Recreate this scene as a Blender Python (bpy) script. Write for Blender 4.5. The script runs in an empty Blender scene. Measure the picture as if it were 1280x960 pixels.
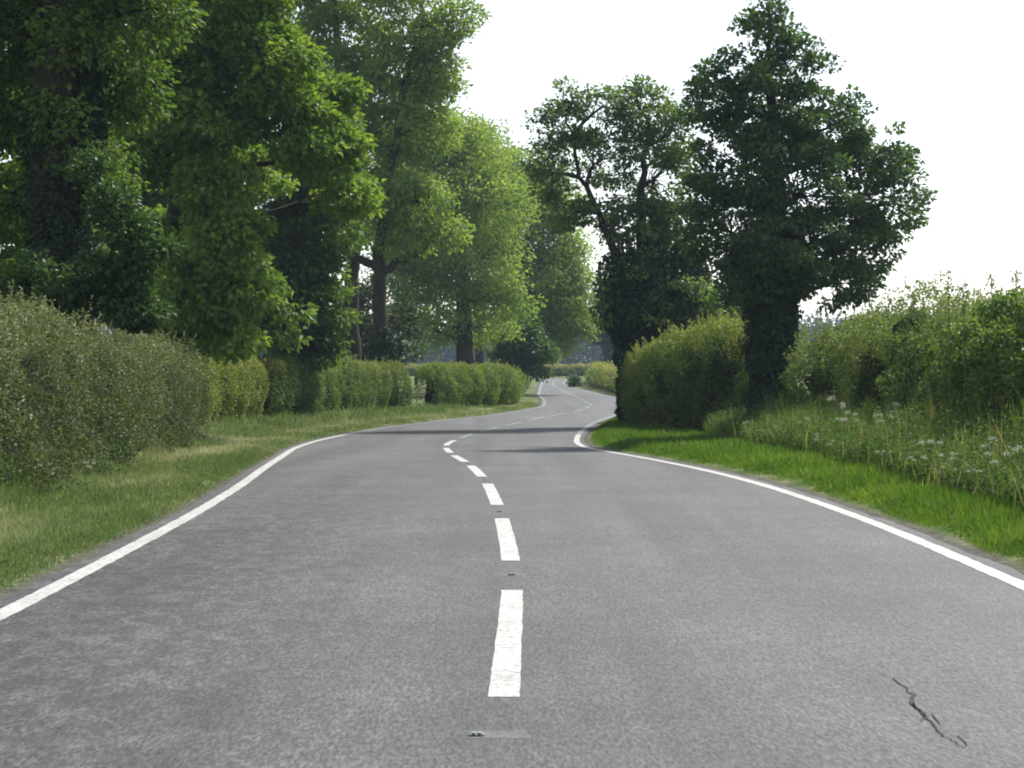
import bpy, math, random
import numpy as np
from mathutils import Vector

random.seed(7)
RNG = np.random.default_rng(11)
S = bpy.context.scene
COL = S.collection

# ------------------------------------------------------------------ camera, sky, sun, exposure
FPX, HX, HY, CAMH = 2340.0, 640.0, 455.0, 1.5      # focal length and horizon in photo pixels, eye height in metres
cam_d = bpy.data.cameras.new('camera')
cam = bpy.data.objects.new('camera', cam_d); COL.objects.link(cam)
cam.location = (0, 0, CAMH); cam.rotation_euler = (math.radians(90), 0, 0)
cam_d.sensor_width = 36.0; cam_d.lens = 36.0 * FPX / 1280.0
cam_d.shift_y = -25.0 / 1280.0
cam_d.clip_start = 0.1; cam_d.clip_end = 8000
S.camera = cam

SUN_EL, SUN_AZ = 50.0, 42.0        # elevation; azimuth clockwise from straight ahead (+Y) towards the right
W = bpy.data.worlds.new('World'); S.world = W; W.use_nodes = True
nt = W.node_tree; nt.nodes.clear()
sky = nt.nodes.new('ShaderNodeTexSky'); sky.sky_type = 'NISHITA'; sky.sun_disc = False
sky.sun_elevation = math.radians(SUN_EL); sky.sun_rotation = math.radians(SUN_AZ)
sky.air_density = 1.0; sky.dust_density = 1.2; sky.ozone_density = 1.0; sky.altitude = 50
bg = nt.nodes.new('ShaderNodeBackground'); bg.inputs[1].default_value = 0.125
wo = nt.nodes.new('ShaderNodeOutputWorld')
hsv = nt.nodes.new('ShaderNodeHueSaturation'); hsv.inputs['Saturation'].default_value = 0.45
nt.links.new(sky.outputs[0], hsv.inputs['Color'])
nt.links.new(hsv.outputs[0], bg.inputs[0]); nt.links.new(bg.outputs[0], wo.inputs[0])

sun_d = bpy.data.lights.new('sun', 'SUN'); sun_d.energy = 4.4; sun_d.angle = math.radians(6.5)
sun_d.color = (1.0, 0.965, 0.91)
sun = bpy.data.objects.new('sun', sun_d); COL.objects.link(sun)
_e, _a = math.radians(SUN_EL), math.radians(SUN_AZ)
to_sun = Vector((math.sin(_a) * math.cos(_e), math.cos(_a) * math.cos(_e), math.sin(_e)))
sun.rotation_euler = to_sun.to_track_quat('Z', 'Y').to_euler()
sun.location = (40, 40, 60)

S.view_settings.view_transform = 'Standard'; S.view_settings.look = 'None'
S.view_settings.exposure = 0.80; S.view_settings.gamma = 1.0
S.view_settings.use_curve_mapping = False
S.cycles.max_bounces = 8; S.cycles.diffuse_bounces = 3; S.cycles.transmission_bounces = 4; S.cycles.glossy_bounces = 2
S.cycles.filter_width = 1.9
S.cycles.use_denoising = True

# ------------------------------------------------------------------ helpers
def tag(o, label=None, cat=None, group=None, kind=None):
    if label: o['label'] = label
    if cat: o['category'] = cat
    if group: o['group'] = group
    if kind: o['kind'] = kind
    return o

def empty(name, loc, label=None, cat=None, group=None):
    o = bpy.data.objects.new(name, None); COL.objects.link(o); o.location = loc
    o.empty_display_size = 0.3
    return tag(o, label, cat, group)

def link_mesh(name, me, mat=None, parent=None):
    o = bpy.data.objects.new(name, me); COL.objects.link(o)
    if mat is not None and len(me.materials) == 0: me.materials.append(mat)
    if parent is not None:
        o.parent = parent
        o.location = (-parent.location[0], -parent.location[1], -parent.location[2])   # vertices are in world space
    return o

def np_mesh(name, V, F, smooth=False, tint=None, pattr=None):
    """V (n,3), F (m,k) all faces with k corners"""
    me = bpy.data.meshes.new(name)
    V = np.ascontiguousarray(V, np.float32); F = np.ascontiguousarray(F, np.int32)
    m, k = F.shape
    me.vertices.add(len(V)); me.vertices.foreach_set('co', V.ravel())
    me.loops.add(m * k); me.loops.foreach_set('vertex_index', F.ravel())
    me.polygons.add(m)
    me.polygons.foreach_set('loop_start', np.arange(0, m * k, k, dtype=np.int32))
    me.polygons.foreach_set('loop_total', np.full(m, k, np.int32))
    me.polygons.foreach_set('use_smooth', np.full(m, smooth, bool))
    if tint is not None:
        a = me.attributes.new('tint', 'FLOAT', 'FACE'); a.data.foreach_set('value', np.ascontiguousarray(tint, np.float32))
    if pattr is not None:
        for kname, vals in pattr.items():
            a = me.attributes.new(kname, 'FLOAT', 'POINT'); a.data.foreach_set('value', np.ascontiguousarray(vals, np.float32))
    me.update(calc_edges=True)
    return me

def _h(i, j, k, s):
    v = np.sin(i * 127.1 + j * 311.7 + k * 74.7 + s * 17.3) * 43758.5453
    return v - np.floor(v)

def vnoise(P, f, s=0.0):
    q = np.asarray(P, float) * f; i = np.floor(q); t = q - i; t = t * t * (3 - 2 * t)
    r = 0
    for dx in (0, 1):
        for dy in (0, 1):
            for dz in (0, 1):
                w = (t[:, 0] if dx else 1 - t[:, 0]) * (t[:, 1] if dy else 1 - t[:, 1]) * (t[:, 2] if dz else 1 - t[:, 2])
                r = r + w * _h(i[:, 0] + dx, i[:, 1] + dy, i[:, 2] + dz, s)
    return r

def unit(v):
    return v / np.maximum(np.linalg.norm(v, axis=1, keepdims=True), 1e-9)

def rand_dirs(n, rng):
    return unit(rng.normal(size=(n, 3)))

def leaves(base, nrm, tip, L, Wd, fold=0.18):
    """kite-shaped folded leaves: base point, face normal, tip direction, length, width -> (V,F)"""
    tip = unit(tip); side = unit(np.cross(nrm, tip)); up = unit(np.cross(tip, side))
    L = np.asarray(L)[:, None]; Wd = np.asarray(Wd)[:, None]
    a = base; mid = base + tip * L * 0.45
    b = mid + side * Wd * 0.5 + up * Wd * fold
    c = base + tip * L - up * L * 0.12
    d = mid - side * Wd * 0.5 + up * Wd * fold
    n = len(base)
    V = np.stack([a, b, c, d], 1).reshape(-1, 3)
    F = np.arange(4 * n).reshape(n, 4)
    return V, F

class Tubes:
    def __init__(s): s.V = []; s.F = []; s.n = 0
    def add(s, pts, radii, sides=6):
        pts = np.asarray(pts, float); m = len(pts)
        t = np.gradient(pts, axis=0); t = unit(t)
        ref = np.array([0.31, 0.95, 0.05]);
        x = unit(np.cross(t, ref)); y = np.cross(t, x)
        ang = np.arange(sides) / sides * 2 * math.pi
        r = np.asarray(radii, float)
        ring = pts[:, None, :] + (x[:, None, :] * np.cos(ang)[None, :, None] + y[:, None, :] * np.sin(ang)[None, :, None]) * r[:, None, None]
        s.V.append(ring.reshape(-1, 3))
        i = np.arange(m - 1)[:, None] * sides; j = np.arange(sides)[None, :]; j2 = (j + 1) % sides
        f = np.stack([i + j, i + j2, i + sides + j2, i + sides + j], -1).reshape(-1, 4) + s.n
        s.F.append(f); s.n += m * sides
    def mesh(s, name):
        return np_mesh(name, np.concatenate(s.V), np.concatenate(s.F), smooth=True)

def smooth_interp(xs, pts, win):
    """table of a smoothed piecewise-linear function"""
    a = np.array(pts, float)
    g = np.arange(-20, 600, 0.25)
    v = np.interp(g, a[:, 0], a[:, 1])
    k = int(win / 0.25); ker = np.hanning(2 * k + 3); ker /= ker.sum()
    v2 = np.convolve(np.pad(v, k + 1, mode='edge'), ker, 'valid')
    return lambda y: np.interp(y, g, v2)

# ------------------------------------------------------------------ the lie of the land, measured from the photograph (metres ahead, metres right)
DROP = smooth_interp(None, [(-20, 0), (18, 0), (20, .015), (25.7, .05), (31.5, .155), (37.3, .285), (43, .40), (52, .48), (62, .51), (90, .5), (150, .35), (250, .1), (400, 0), (600, 0)], 5)
LEFT = smooth_interp(None, [(-20, -3.0), (11, -3.02), (15.5, -3.09), (18.4, -3.15), (24, -3.43), (34.4, -4.24), (41, -4.79), (46, -4.92), (50, -4.78), (56, -4.32), (60, -3.75), (67, -2.3), (73, -0.75), (82, .75), (88, 1.5), (100, 1.75), (118, 1.7), (150, 2.3), (175, 2.8), (200, 3.6), (206, 3.1), (213, 1.2), (222, -3), (240, -16), (600, -16)], 4)
RIGHT = smooth_interp(None, [(-20, 3.42), (12.5, 3.43), (16, 3.43), (18.4, 3.38), (22.3, 3.26), (26.9, 2.94), (34.4, 2.33), (39, 1.9), (42, 1.6), (46, 1.57), (52, 1.84), (57.7, 2.22), (63.5, 2.75), (70, 3.6), (80, 5.2), (90, 6.1), (100, 6.2), (110, 5.85), (134, 5.1), (150, 4.55), (175, 4.8), (200, 5.8), (208, 5.8), (216, 4.6), (224, 1), (240, -11), (600, -11)], 3.2)
CENTRE = smooth_interp(None, [(-20, -.12), (8.4, -.04), (12.3, .01), (14.2, 0), (18.2, -.1), (19.9, -.15), (24.4, -.33), (30.3, -.69), (35.8, -1.13), (41.8, -1.5), (45, -1.56), (50.9, -1.25), (54.7, -.95), (60, -.3), (70, 1.1), (80, 2.9), (90, 3.85), (106, 3.85), (134, 3.55), (150, 3.45), (175, 3.8), (200, 4.7), (208, 4.4), (216, 2.6), (240, -13.5), (600, -13.5)], 3.2)

def gz(x, y):
    """ground height: the dip of the lane plus low verges either side"""
    x = np.asarray(x, float); y = np.asarray(y, float)
    e = np.maximum(LEFT(y) - 0.14 - x, x - RIGHT(y) - 0.14)
    e = np.maximum(e, 0)
    return -DROP(y) + np.interp(e, [0, .12, .5, 3, 6, 40, 2000], [-.01, .0, .05, .14, .18, .1, 0.0])

def at(px, py, d):
    """point seen at photo pixel (px,py) at d metres ahead"""
    return np.array([(px - HX) / FPX * d, d, CAMH - (py - HY) / FPX * d])

# ------------------------------------------------------------------ materials
def new_mat(name):
    m = bpy.data.materials.new(name); m.use_nodes = True
    n = m.node_tree.nodes; n.clear()
    out = n.new('ShaderNodeOutputMaterial')
    return m, m.node_tree, out

def ramp(t, stops):
    r = t.nodes.new('ShaderNodeValToRGB')
    el = r.color_ramp.elements
    while len(el) < len(stops): el.new(0.5)
    for e, (p, c) in zip(el, stops): e.position = p; e.color = (*c, 1)
    return r

def noise(t, scale, detail=3, rough=.55, vec=None):
    n = t.nodes.new('ShaderNodeTexNoise'); n.inputs['Scale'].default_value = scale
    n.inputs['Detail'].default_value = detail; n.inputs['Roughness'].default_value = rough
    if vec is not None: t.links.new(vec, n.inputs['Vector'])
    return n

def mixrgb(t, fac, a, b, mode='MIX'):
    m = t.nodes.new('ShaderNodeMix'); m.data_type = 'RGBA'; m.blend_type = mode
    for sock, v in ((m.inputs[0], fac), (m.inputs[6], a), (m.inputs[7], b)):
        if hasattr(v, 'is_linked'): t.links.new(v, sock)
        elif isinstance(v, (int, float)): sock.default_value = v
        else: sock.default_value = (*v, 1)
    return m.outputs[2]

def leaf_mat(name, stops, trans=0.35, rough=0.5, spec=0.35, tcol=(1.25, 1.2, .55)):
    m, t, out = new_mat(name)
    a = t.nodes.new('ShaderNodeAttribute'); a.attribute_name = 'tint'
    r = ramp(t, stops); t.links.new(a.outputs['Fac'], r.inputs[0])
    p = t.nodes.new('ShaderNodeBsdfPrincipled'); t.links.new(r.outputs[0], p.inputs['Base Color'])
    p.inputs['Roughness'].default_value = rough; p.inputs['Specular IOR Level'].default_value = spec
    tr = t.nodes.new('ShaderNodeBsdfTranslucent')
    tc = mixrgb(t, 1.0, r.outputs[0], tcol, 'MULTIPLY'); t.links.new(tc, tr.inputs[0])
    mx = t.nodes.new('ShaderNodeMixShader'); mx.inputs[0].default_value = trans
    t.links.new(p.outputs[0], mx.inputs[1]); t.links.new(tr.outputs[0], mx.inputs[2])
    t.links.new(mx.outputs[0], out.inputs[0])
    return m

def plain_mat(name, c1, c2, scale=20, rough=.8, bump=0.0, spec=.3, metallic=0):
    m, t, out = new_mat(name)
    tc = t.nodes.new('ShaderNodeTexCoord')
    n = noise(t, scale, 4, .6, tc.outputs['Object'])
    r = ramp(t, [(.3, c1), (.7, c2)]); t.links.new(n.outputs[0], r.inputs[0])
    p = t.nodes.new('ShaderNodeBsdfPrincipled'); t.links.new(r.outputs[0], p.inputs['Base Color'])
    p.inputs['Roughness'].default_value = rough; p.inputs['Specular IOR Level'].default_value = spec
    p.inputs['Metallic'].default_value = metallic
    if bump:
        b = t.nodes.new('ShaderNodeBump'); b.inputs['Strength'].default_value = bump; b.inputs['Distance'].default_value = .03
        t.links.new(n.outputs[0], b.inputs['Height']); t.links.new(b.outputs[0], p.inputs['Normal'])
    t.links.new(p.outputs[0], out.inputs[0])
    return m

def asphalt_mat():
    m, t, out = new_mat('worn_asphalt')
    tc = t.nodes.new('ShaderNodeTexCoord'); ob = tc.outputs['Object']
    mg = t.nodes.new('ShaderNodeMapping'); mg.inputs['Scale'].default_value = (1, .26, 1); t.links.new(ob, mg.inputs[0])
    grit = noise(t, 60, 2, .7, mg.outputs[0])
    r1 = ramp(t, [(.28, (.014, .0143, .0144)), (.42, (.040, .0405, .0405)), (.54, (.064, .065, .0645)), (.72, (.112, .1132, .112))]); t.links.new(grit.outputs[0], r1.inputs[0])
    # chippings lost in patches, mostly the left lane
    pt = noise(t, .55, 3, .6, ob)
    mp = t.nodes.new('ShaderNodeMapping'); mp.inputs['Scale'].default_value = (1.8, 1.0, 1); mp.inputs['Rotation'].default_value = (0, 0, .35)
    t.links.new(ob, mp.inputs[0])
    st = noise(t, 3.4, 5, .78, mp.outputs[0]); st.inputs['Distortion'].default_value = .6
    wr = ramp(t, [(.44, (0, 0, 0)), (.54, (1, 1, 1))]); t.links.new(st.outputs[0], wr.inputs[0])
    sx = t.nodes.new('ShaderNodeSeparateXYZ'); t.links.new(ob, sx.inputs[0])
    side = t.nodes.new('ShaderNodeMapRange'); side.inputs[1].default_value = -.3; side.inputs[2].default_value = -2.2
    side.inputs[3].default_value = .25; side.inputs[4].default_value = .95
    t.links.new(sx.outputs[0], side.inputs[0])
    far = t.nodes.new('ShaderNodeMapRange'); far.inputs[1].default_value = 14; far.inputs[2].default_value = 32
    far.inputs[3].default_value = 1; far.inputs[4].default_value = .25
    t.links.new(sx.outputs[1], far.inputs[0])
    mu = t.nodes.new('ShaderNodeMath'); mu.operation = 'MULTIPLY'; t.links.new(wr.outputs[0], mu.inputs[0]); t.links.new(side.outputs[0], mu.inputs[1])
    mu2 = t.nodes.new('ShaderNodeMath'); mu2.operation = 'MULTIPLY'; t.links.new(mu.outputs[0], mu2.inputs[0]); t.links.new(far.outputs[0], mu2.inputs[1])
    c = mixrgb(t, mu2.outputs[0], r1.outputs[0], mixrgb(t, 1.0, r1.outputs[0], (.42, .42, .425), 'MULTIPLY'))
    pr = ramp(t, [(.3, (.76, .76, .765)), (.7, (1.18, 1.175, 1.16))]); t.links.new(pt.outputs[0], pr.inputs[0])
    c = mixrgb(t, 1.0, c, pr.outputs[0], 'MULTIPLY')
    ml = t.nodes.new('ShaderNodeMapping'); ml.inputs['Scale'].default_value = (1.1, .045, 1); t.links.new(ob, ml.inputs[0])
    tk = noise(t, 1.0, 3, .6, ml.outputs[0])      # polished wheel tracks and darker crown, along the lane
    tr_ = ramp(t, [(.34, (.74, .74, .745)), (.64, (1.2, 1.195, 1.18))]); t.links.new(tk.outputs[0], tr_.inputs[0])
    c = mixrgb(t, 1.0, c, tr_.outputs[0], 'MULTIPLY')
    p = t.nodes.new('ShaderNodeBsdfPrincipled'); t.links.new(c, p.inputs['Base Color'])
    p.inputs['Roughness'].default_value = .72; p.inputs['Specular IOR Level'].default_value = .45
    b = t.nodes.new('ShaderNodeBump'); b.inputs['Strength'].default_value = .55; b.inputs['Distance'].default_value = .006
    t.links.new(grit.outputs[0], b.inputs['Height']); t.links.new(b.outputs[0], p.inputs['Normal'])
    t.links.new(p.outputs[0], out.inputs[0])
    return m

def paint_mat(name, worn):
    m, t, out = new_mat(name)
    tc = t.nodes.new('ShaderNodeTexCoord'); ob = tc.outputs['Object']
    n = noise(t, 35, 4, .7, ob); n2 = noise(t, 2.2, 3, .6, ob)
    r = ramp(t, [(.36 + worn, (.12, .155, .15)), (.45 + worn * .8, (.38 - worn * 1.6, .376 - worn * 1.6, .36 - worn * 1.6)), (.7, (.47 - worn * 1.8, .465 - worn * 1.8, .445 - worn * 1.8))]); t.links.new(n.outputs[0], r.inputs[0])
    r2 = ramp(t, [(.3, (.80, .79, .77)), (.6, (1, 1, 1))]); t.links.new(n2.outputs[0], r2.inputs[0])
    c = mixrgb(t, 1.0, r.outputs[0], r2.outputs[0], 'MULTIPLY')
    p = t.nodes.new('ShaderNodeBsdfPrincipled'); t.links.new(c, p.inputs['Base Color']); p.inputs['Roughness'].default_value = .6
    t.links.new(p.outputs[0], out.inputs[0])
    return m

def ground_mat():
    m, t, out = new_mat('grassy_ground')
    tc = t.nodes.new('ShaderNodeTexCoord'); ob = tc.outputs['Object']
    n = noise(t, .8, 4, .6, ob); n2 = noise(t, 9, 4, .7, ob)
    g = ramp(t, [(.3, (.045, .075, .018)), (.5, (.08, .11, .03)), (.66, (.19, .19, .115))]); t.links.new(n.outputs[0], g.inputs[0])
    f = ramp(t, [(.3, (.55, .55, .55)), (.7, (1.25, 1.25, 1.2))]); t.links.new(n2.outputs[0], f.inputs[0])
    c = mixrgb(t, 1.0, g.outputs[0], f.outputs[0], 'MULTIPLY')
    a = t.nodes.new('ShaderNodeAttribute'); a.attribute_name = 'edge'
    w = noise(t, 5, 3, .7, ob)
    ad = t.nodes.new('ShaderNodeMath'); ad.operation = 'MULTIPLY_ADD'; ad.inputs[1].default_value = .45; t.links.new(w.outputs[0], ad.inputs[0]); t.links.new(a.outputs['Fac'], ad.inputs[2])
    mr = t.nodes.new('ShaderNodeMapRange'); mr.inputs[1].default_value = .34; mr.inputs[2].default_value = .5; mr.inputs[3].default_value = 0; mr.inputs[4].default_value = 1
    t.links.new(ad.outputs[0], mr.inputs[0])
    soil = ramp(t, [(.35, (.045, .041, .036)), (.65, (.11, .102, .09))]); t.links.new(n2.outputs[0], soil.inputs[0])
    c = mixrgb(t, mr.outputs[0], soil.outputs[0], c)
    p = t.nodes.new('ShaderNodeBsdfPrincipled'); t.links.new(c, p.inputs['Base Color']); p.inputs['Roughness'].default_value = .95
    p.inputs['Specular IOR Level'].default_value = .1
    b = t.nodes.new('ShaderNodeBump'); b.inputs['Strength'].default_value = .7; b.inputs['Distance'].default_value = .05
    t.links.new(n2.outputs[0], b.inputs['Height']); t.links.new(b.outputs[0], p.inputs['Normal'])
    t.links.new(p.outputs[0], out.inputs[0])
    return m

M = {}
M['asphalt'] = asphalt_mat(); M['paint'] = paint_mat('white_road_paint', 0.0); M['paint_worn'] = paint_mat('worn_road_paint', .14); M['ground'] = ground_mat()
M['bark'] = plain_mat('rough_bark', (.02, .018, .013), (.065, .056, .042), 14, .9, .8, .1)
M['twig'] = plain_mat('hedge_twigs', (.018, .027, .010), (.042, .058, .020), 9, .95, .6, .1)
M['crack'] = plain_mat('crack_tar', (.014, .014, .014), (.055, .055, .054), 40, .95)
M['patch'] = plain_mat('stud_patch', (.06, .06, .059), (.15, .148, .145), 40, .9)
M['rubber'] = plain_mat('stud_rubber', (.14, .14, .135), (.22, .22, .215), 50, .8)
M['glass_bead'] = plain_mat('stud_reflector', (.35, .75, .62), (.55, .9, .8), 30, .15, 0, .8)
M['petal'] = leaf_mat('white_umbel', [(0, (.34, .36, .24)), (1, (.62, .62, .52))], .3, .7, .2, (1, 1, .95))
M['leaf_hedge_grey'] = leaf_mat('hawthorn_leaf', [(0, (.04, .066, .028)), (.45, (.09, .128, .055)), (.75, (.145, .175, .085)), (.92, (.19, .20, .105)), (1, (.38, .39, .29))], .32, .55, .25)  # palest stop colours in the greyish highlights of glossy leaves
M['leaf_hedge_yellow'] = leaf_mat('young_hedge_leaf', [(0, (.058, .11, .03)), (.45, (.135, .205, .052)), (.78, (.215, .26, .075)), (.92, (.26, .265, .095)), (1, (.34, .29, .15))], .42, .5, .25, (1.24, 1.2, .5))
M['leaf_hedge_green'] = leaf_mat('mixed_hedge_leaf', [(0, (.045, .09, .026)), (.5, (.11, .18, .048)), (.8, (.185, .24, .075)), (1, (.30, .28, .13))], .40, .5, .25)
M['leaf_bramble'] = leaf_mat('bramble_leaf', [(0, (.055, .11, .028)), (.6, (.125, .21, .05)), (1, (.22, .30, .10))], .42, .5, .25)
M['leaf_dark'] = leaf_mat('dark_tree_leaf', [(0, (.032, .072, .026)), (.55, (.066, .128, .044)), (1, (.125, .195, .07))], .42, .5, .3)
M['leaf_ivy'] = leaf_mat('ivy_leaf', [(0, (.010, .028, .009)), (.6, (.022, .05, .016)), (1, (.05, .085, .03))], .12, .5, .25)
M['leaf_shade'] = leaf_mat('lime_leaf', [(0, (.042, .088, .018)), (.55, (.088, .16, .032)), (1, (.17, .25, .06))], .45, .5, .25)
M['leaf_mid'] = leaf_mat('ash_leaf', [(0, (.05, .10, .032)), (.55, (.105, .18, .052)), (1, (.19, .26, .09))], .45, .5, .3)
M['leaf_syc'] = leaf_mat('sycamore_leaf', [(0, (.062, .13, .024)), (.55, (.135, .235, .04)), (1, (.26, .34, .07))], .48, .5, .25)
M['leaf_light'] = leaf_mat('light_tree_leaf', [(0, (.11, .185, .042)), (.55, (.20, .30, .075)), (1, (.34, .41, .13))], .5, .55, .2)
M['leaf_bluish'] = leaf_mat('elder_leaf', [(0, (.025, .06, .02)), (.6, (.055, .11, .036)), (1, (.12, .19, .07))], .35, .5, .25)
M['leaf_far'] = leaf_mat('far_tree_leaf', [(0, (.03, .06, .022)), (1, (.07, .105, .04))], .25, .6, .2)
M['grass_lush'] = leaf_mat('lush_grass', [(0, (.055, .115, .016)), (.55, (.115, .205, .03)), (.88, (.19, .26, .05)), (1, (.32, .29, .13))], .42, .55, .2, (1.1, 1.15, .55))
M['grass_dry'] = leaf_mat('part_dry_grass', [(0, (.075, .135, .04)), (.4, (.145, .205, .075)), (.68, (.26, .285, .155)), (1, (.44, .44, .32))], .38, .6, .15, (1.1, 1.1, .7))
M['weeds'] = leaf_mat('undergrowth_leaf', [(0, (0.046, 0.098, 0.029)), (0.55, (0.091, 0.163, 0.046)), (0.85, (0.169, 0.234, 0.078)), (1, (0.429, 0.364, 0.195))], .35, .6, .15)
M['stem'] = plain_mat('green_stem', (.06, .10, .03), (.12, .15, .05), 30, .7)

# ------------------------------------------------------------------ ground, road and markings
def build_ground():
    ys = np.concatenate([np.arange(-12, 120, .5), np.arange(120, 260, 2), np.array([270, 290, 320, 360, 420, 500, 650, 900, 1500])])
    offs = np.array([0, .08, .2, .35, .6, 1, 1.6, 2.4, 3.4, 4.5, 6, 9, 14, 25, 50, 120, 300, 700, 1400])
    L = LEFT(ys) - .14; R = RIGHT(ys) + .14
    rows = []
    for y, l, r in zip(ys, L, R):
        xs = np.concatenate([l - offs[::-1], r + offs]); rows.append(np.stack([xs, np.full_like(xs, y)], 1))
    P = np.array(rows); nr, nc = P.shape[:2]
    z = gz(P[..., 0].ravel(), P[..., 1].ravel())
    edge = np.tile(np.concatenate([offs[::-1], offs]), nr)
    near = (P[..., 1].ravel() < 260) & (edge > .3)
    V = np.column_stack([P.reshape(-1, 2), z])
    V[near, 2] += (vnoise(V[near], 1.3, 3) - .5) * .05
    i = np.arange(nr - 1)[:, None] * nc; j = np.arange(nc - 1)[None, :]
    F = np.stack([i + j, i + j + 1, i + nc + j + 1, i + nc + j], -1).reshape(-1, 4)
    o = link_mesh('ground', np_mesh('ground', V, F, True, pattr={'edge': edge}), M['ground'])
    tag(o, kind='structure')

def strip(name, fa, fb, ys, dz, mat, parent, cross=2, wear=0.0):
    ys = np.asarray(ys, float)
    A = fa(ys); B = fb(ys)
    if wear:
        A = A + (vnoise(np.column_stack([ys, ys * 0, ys * 0]), 9, 1) - .5) * wear
        B = B + (vnoise(np.column_stack([ys, ys * 0, ys * 0]), 9, 2) - .5) * wear
    t = np.linspace(0, 1, cross)
    X = A[:, None] * (1 - t) + B[:, None] * t; Y = np.repeat(ys[:, None], cross, 1)
    Z = -DROP(Y) + dz
    V = np.stack([X, Y, Z], -1).reshape(-1, 3); n = len(ys)
    i = np.arange(n - 1)[:, None] * cross; j = np.arange(cross - 1)[None, :]
    F = np.stack([i + j, i + j + 1, i + cross + j + 1, i + cross + j], -1).reshape(-1, 4)
    return link_mesh(name, np_mesh(name, V, F, True), mat, parent)

def build_road():
    ys = np.concatenate([np.arange(-12, 130, .25), np.arange(130, 236, .5)])
    road = strip('road', lambda y: LEFT(y) - .16 - .05 * vnoise(np.column_stack([y, y * 0, y * 0]), 1.7, 5), lambda y: RIGHT(y) + .16 + .06 * vnoise(np.column_stack([y, y * 0, y * 0]), 1.9, 6), ys, .012, M['asphalt'], None, 9)
    tag(road, kind='structure')
    HW = .07
    def slope(f, y): return np.sqrt(1 + ((f(y + .3) - f(y - .3)) / .6) ** 2)
    for f in (LEFT, RIGHT):
        for ys_, mt in ((np.arange(-12, 52.05, .1), 'paint'), (np.concatenate([np.arange(52, 80, .1), np.arange(80, 206, .5)]), 'paint_worn')):
            strip('edge_line', lambda y: f(y) - HW * slope(f, y), lambda y: f(y) + HW * slope(f, y), ys_, .0145, M[mt], road, 2, .013)
    starts = [2.5, 8.36, 14.15, 19.95, 25.7, 31.5, 37.3, 43.2] + [49 + 5.8 * k for k in range(26)]
    for s in starts:
        ln = 3.95 if s < 60 else 4
        strip('centre_dash', lambda y: CENTRE(y) - HW * slope(CENTRE, y), lambda y: CENTRE(y) + HW * slope(CENTRE, y), np.linspace(s, s + ln, 32), .0145, M['paint' if s < 48 else 'paint_worn'], road, 2, .007)
    # reflecting studs in the gaps, each in its rectangle of old sealant
    for k, s in enumerate(starts[:8]):
        yc = s - .95 if k != 1 else 7.5
        xc = float(CENTRE(yc)) + (-.10 if k == 1 else 0); z = float(-DROP(yc))
        pa = strip('sealant_patch', lambda y: CENTRE(y) - .13, lambda y: CENTRE(y) + .11, np.linspace(yc - .06, yc + .10, 5), .0129, M['patch'], road, 4, .03)
        # stud: iron shoe with rubber pad and two pairs of glass beads
        bx = [(-.07, -.05, 0), (.07, -.05, 0), (.07, .05, 0), (-.07, .05, 0), (-.05, -.025, .018), (.05, -.025, .018), (.05, .025, .018), (-.05, .025, .018)]
        V = np.array(bx) * .45 + np.array([xc, yc, z + .017])
        st = link_mesh('road_stud', np_mesh('road_stud', V, np.array([[4, 5, 6, 7], [0, 1, 5, 4], [1, 2, 6, 5], [2, 3, 7, 6], [3, 0, 4, 7]])), M['rubber'], road)
        for sx in (-1, 1):
            T = Tubes(); c = np.array([xc + sx * .012, yc - .022, z + .023])
            T.add([c, c + [0, .006, .001], c + [0, .014, .002]], [.006, .006, .003], 8)
            b = T.mesh('reflector'); b.materials.append(M['glass_bead']); link_mesh('reflector', b, None, st).location = (0, 0, 0)
    # the open crack in the right lane
    cr = [(1098, 842), (1106, 849), (1117, 851), (1122, 858), (1130, 861), (1136, 869), (1144, 872), (1138, 882), (1147, 890), (1155, 895), (1160, 903), (1166, 908), (1172, 916), (1180, 925), (1192, 930), (1200, 936), (1212, 942), (1222, 952), (1236, 962)]
    rc = np.random.default_rng(5)
    def crack_line(pix, wmax, jit):
        Q = np.array(pix, float); tt = np.linspace(0, len(Q) - 1, (len(Q) - 1) * 3 + 1)
        Q = np.column_stack([np.interp(tt, np.arange(len(Q)), Q[:, 0]), np.interp(tt, np.arange(len(Q)), Q[:, 1])])
        d = CAMH * FPX / (Q[:, 1] - HY); x = (Q[:, 0] - HX) / FPX * d
        x = x + rc.normal(0, jit, len(x)); d = d + rc.normal(0, jit * 1.2, len(d))
        w = wmax * np.sin(np.linspace(.12, math.pi - .1, len(x))) * rc.uniform(.7, 1.3, len(x))
        V = np.concatenate([np.column_stack([x - w * .5, d + w * .3, np.full(len(x), .0165)]), np.column_stack([x + w * .5, d - w * .3, np.full(len(x), .0165)])])
        n = len(x); i = np.arange(n - 1)
        link_mesh('crack', np_mesh('crack', V, np.stack([i, i + n, i + n + 1, i + 1], -1)), M['crack'], road)
    crack_line(cr[:17], .0135, .004)
    crack_line([(1138, 873), (1142, 884), (1154, 897), (1153, 906)], .008, .005)
    crack_line([(1196, 923), (1202, 928), (1208, 940)], .007, .004)
    crack_line([(1160, 893), (1172, 903), (1176, 912)], .007, .004)
    return road

build_ground(); ROAD = build_road()

# ------------------------------------------------------------------ hedges
def poly_eval(path, s):
    P = np.array(path, float); d = np.concatenate([[0], np.cumsum(np.linalg.norm(np.diff(P[:, :2], axis=0), axis=1))])
    return np.stack([np.interp(s, d, P[:, k]) for k in range(P.shape[1])], 1), d[-1]

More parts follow.
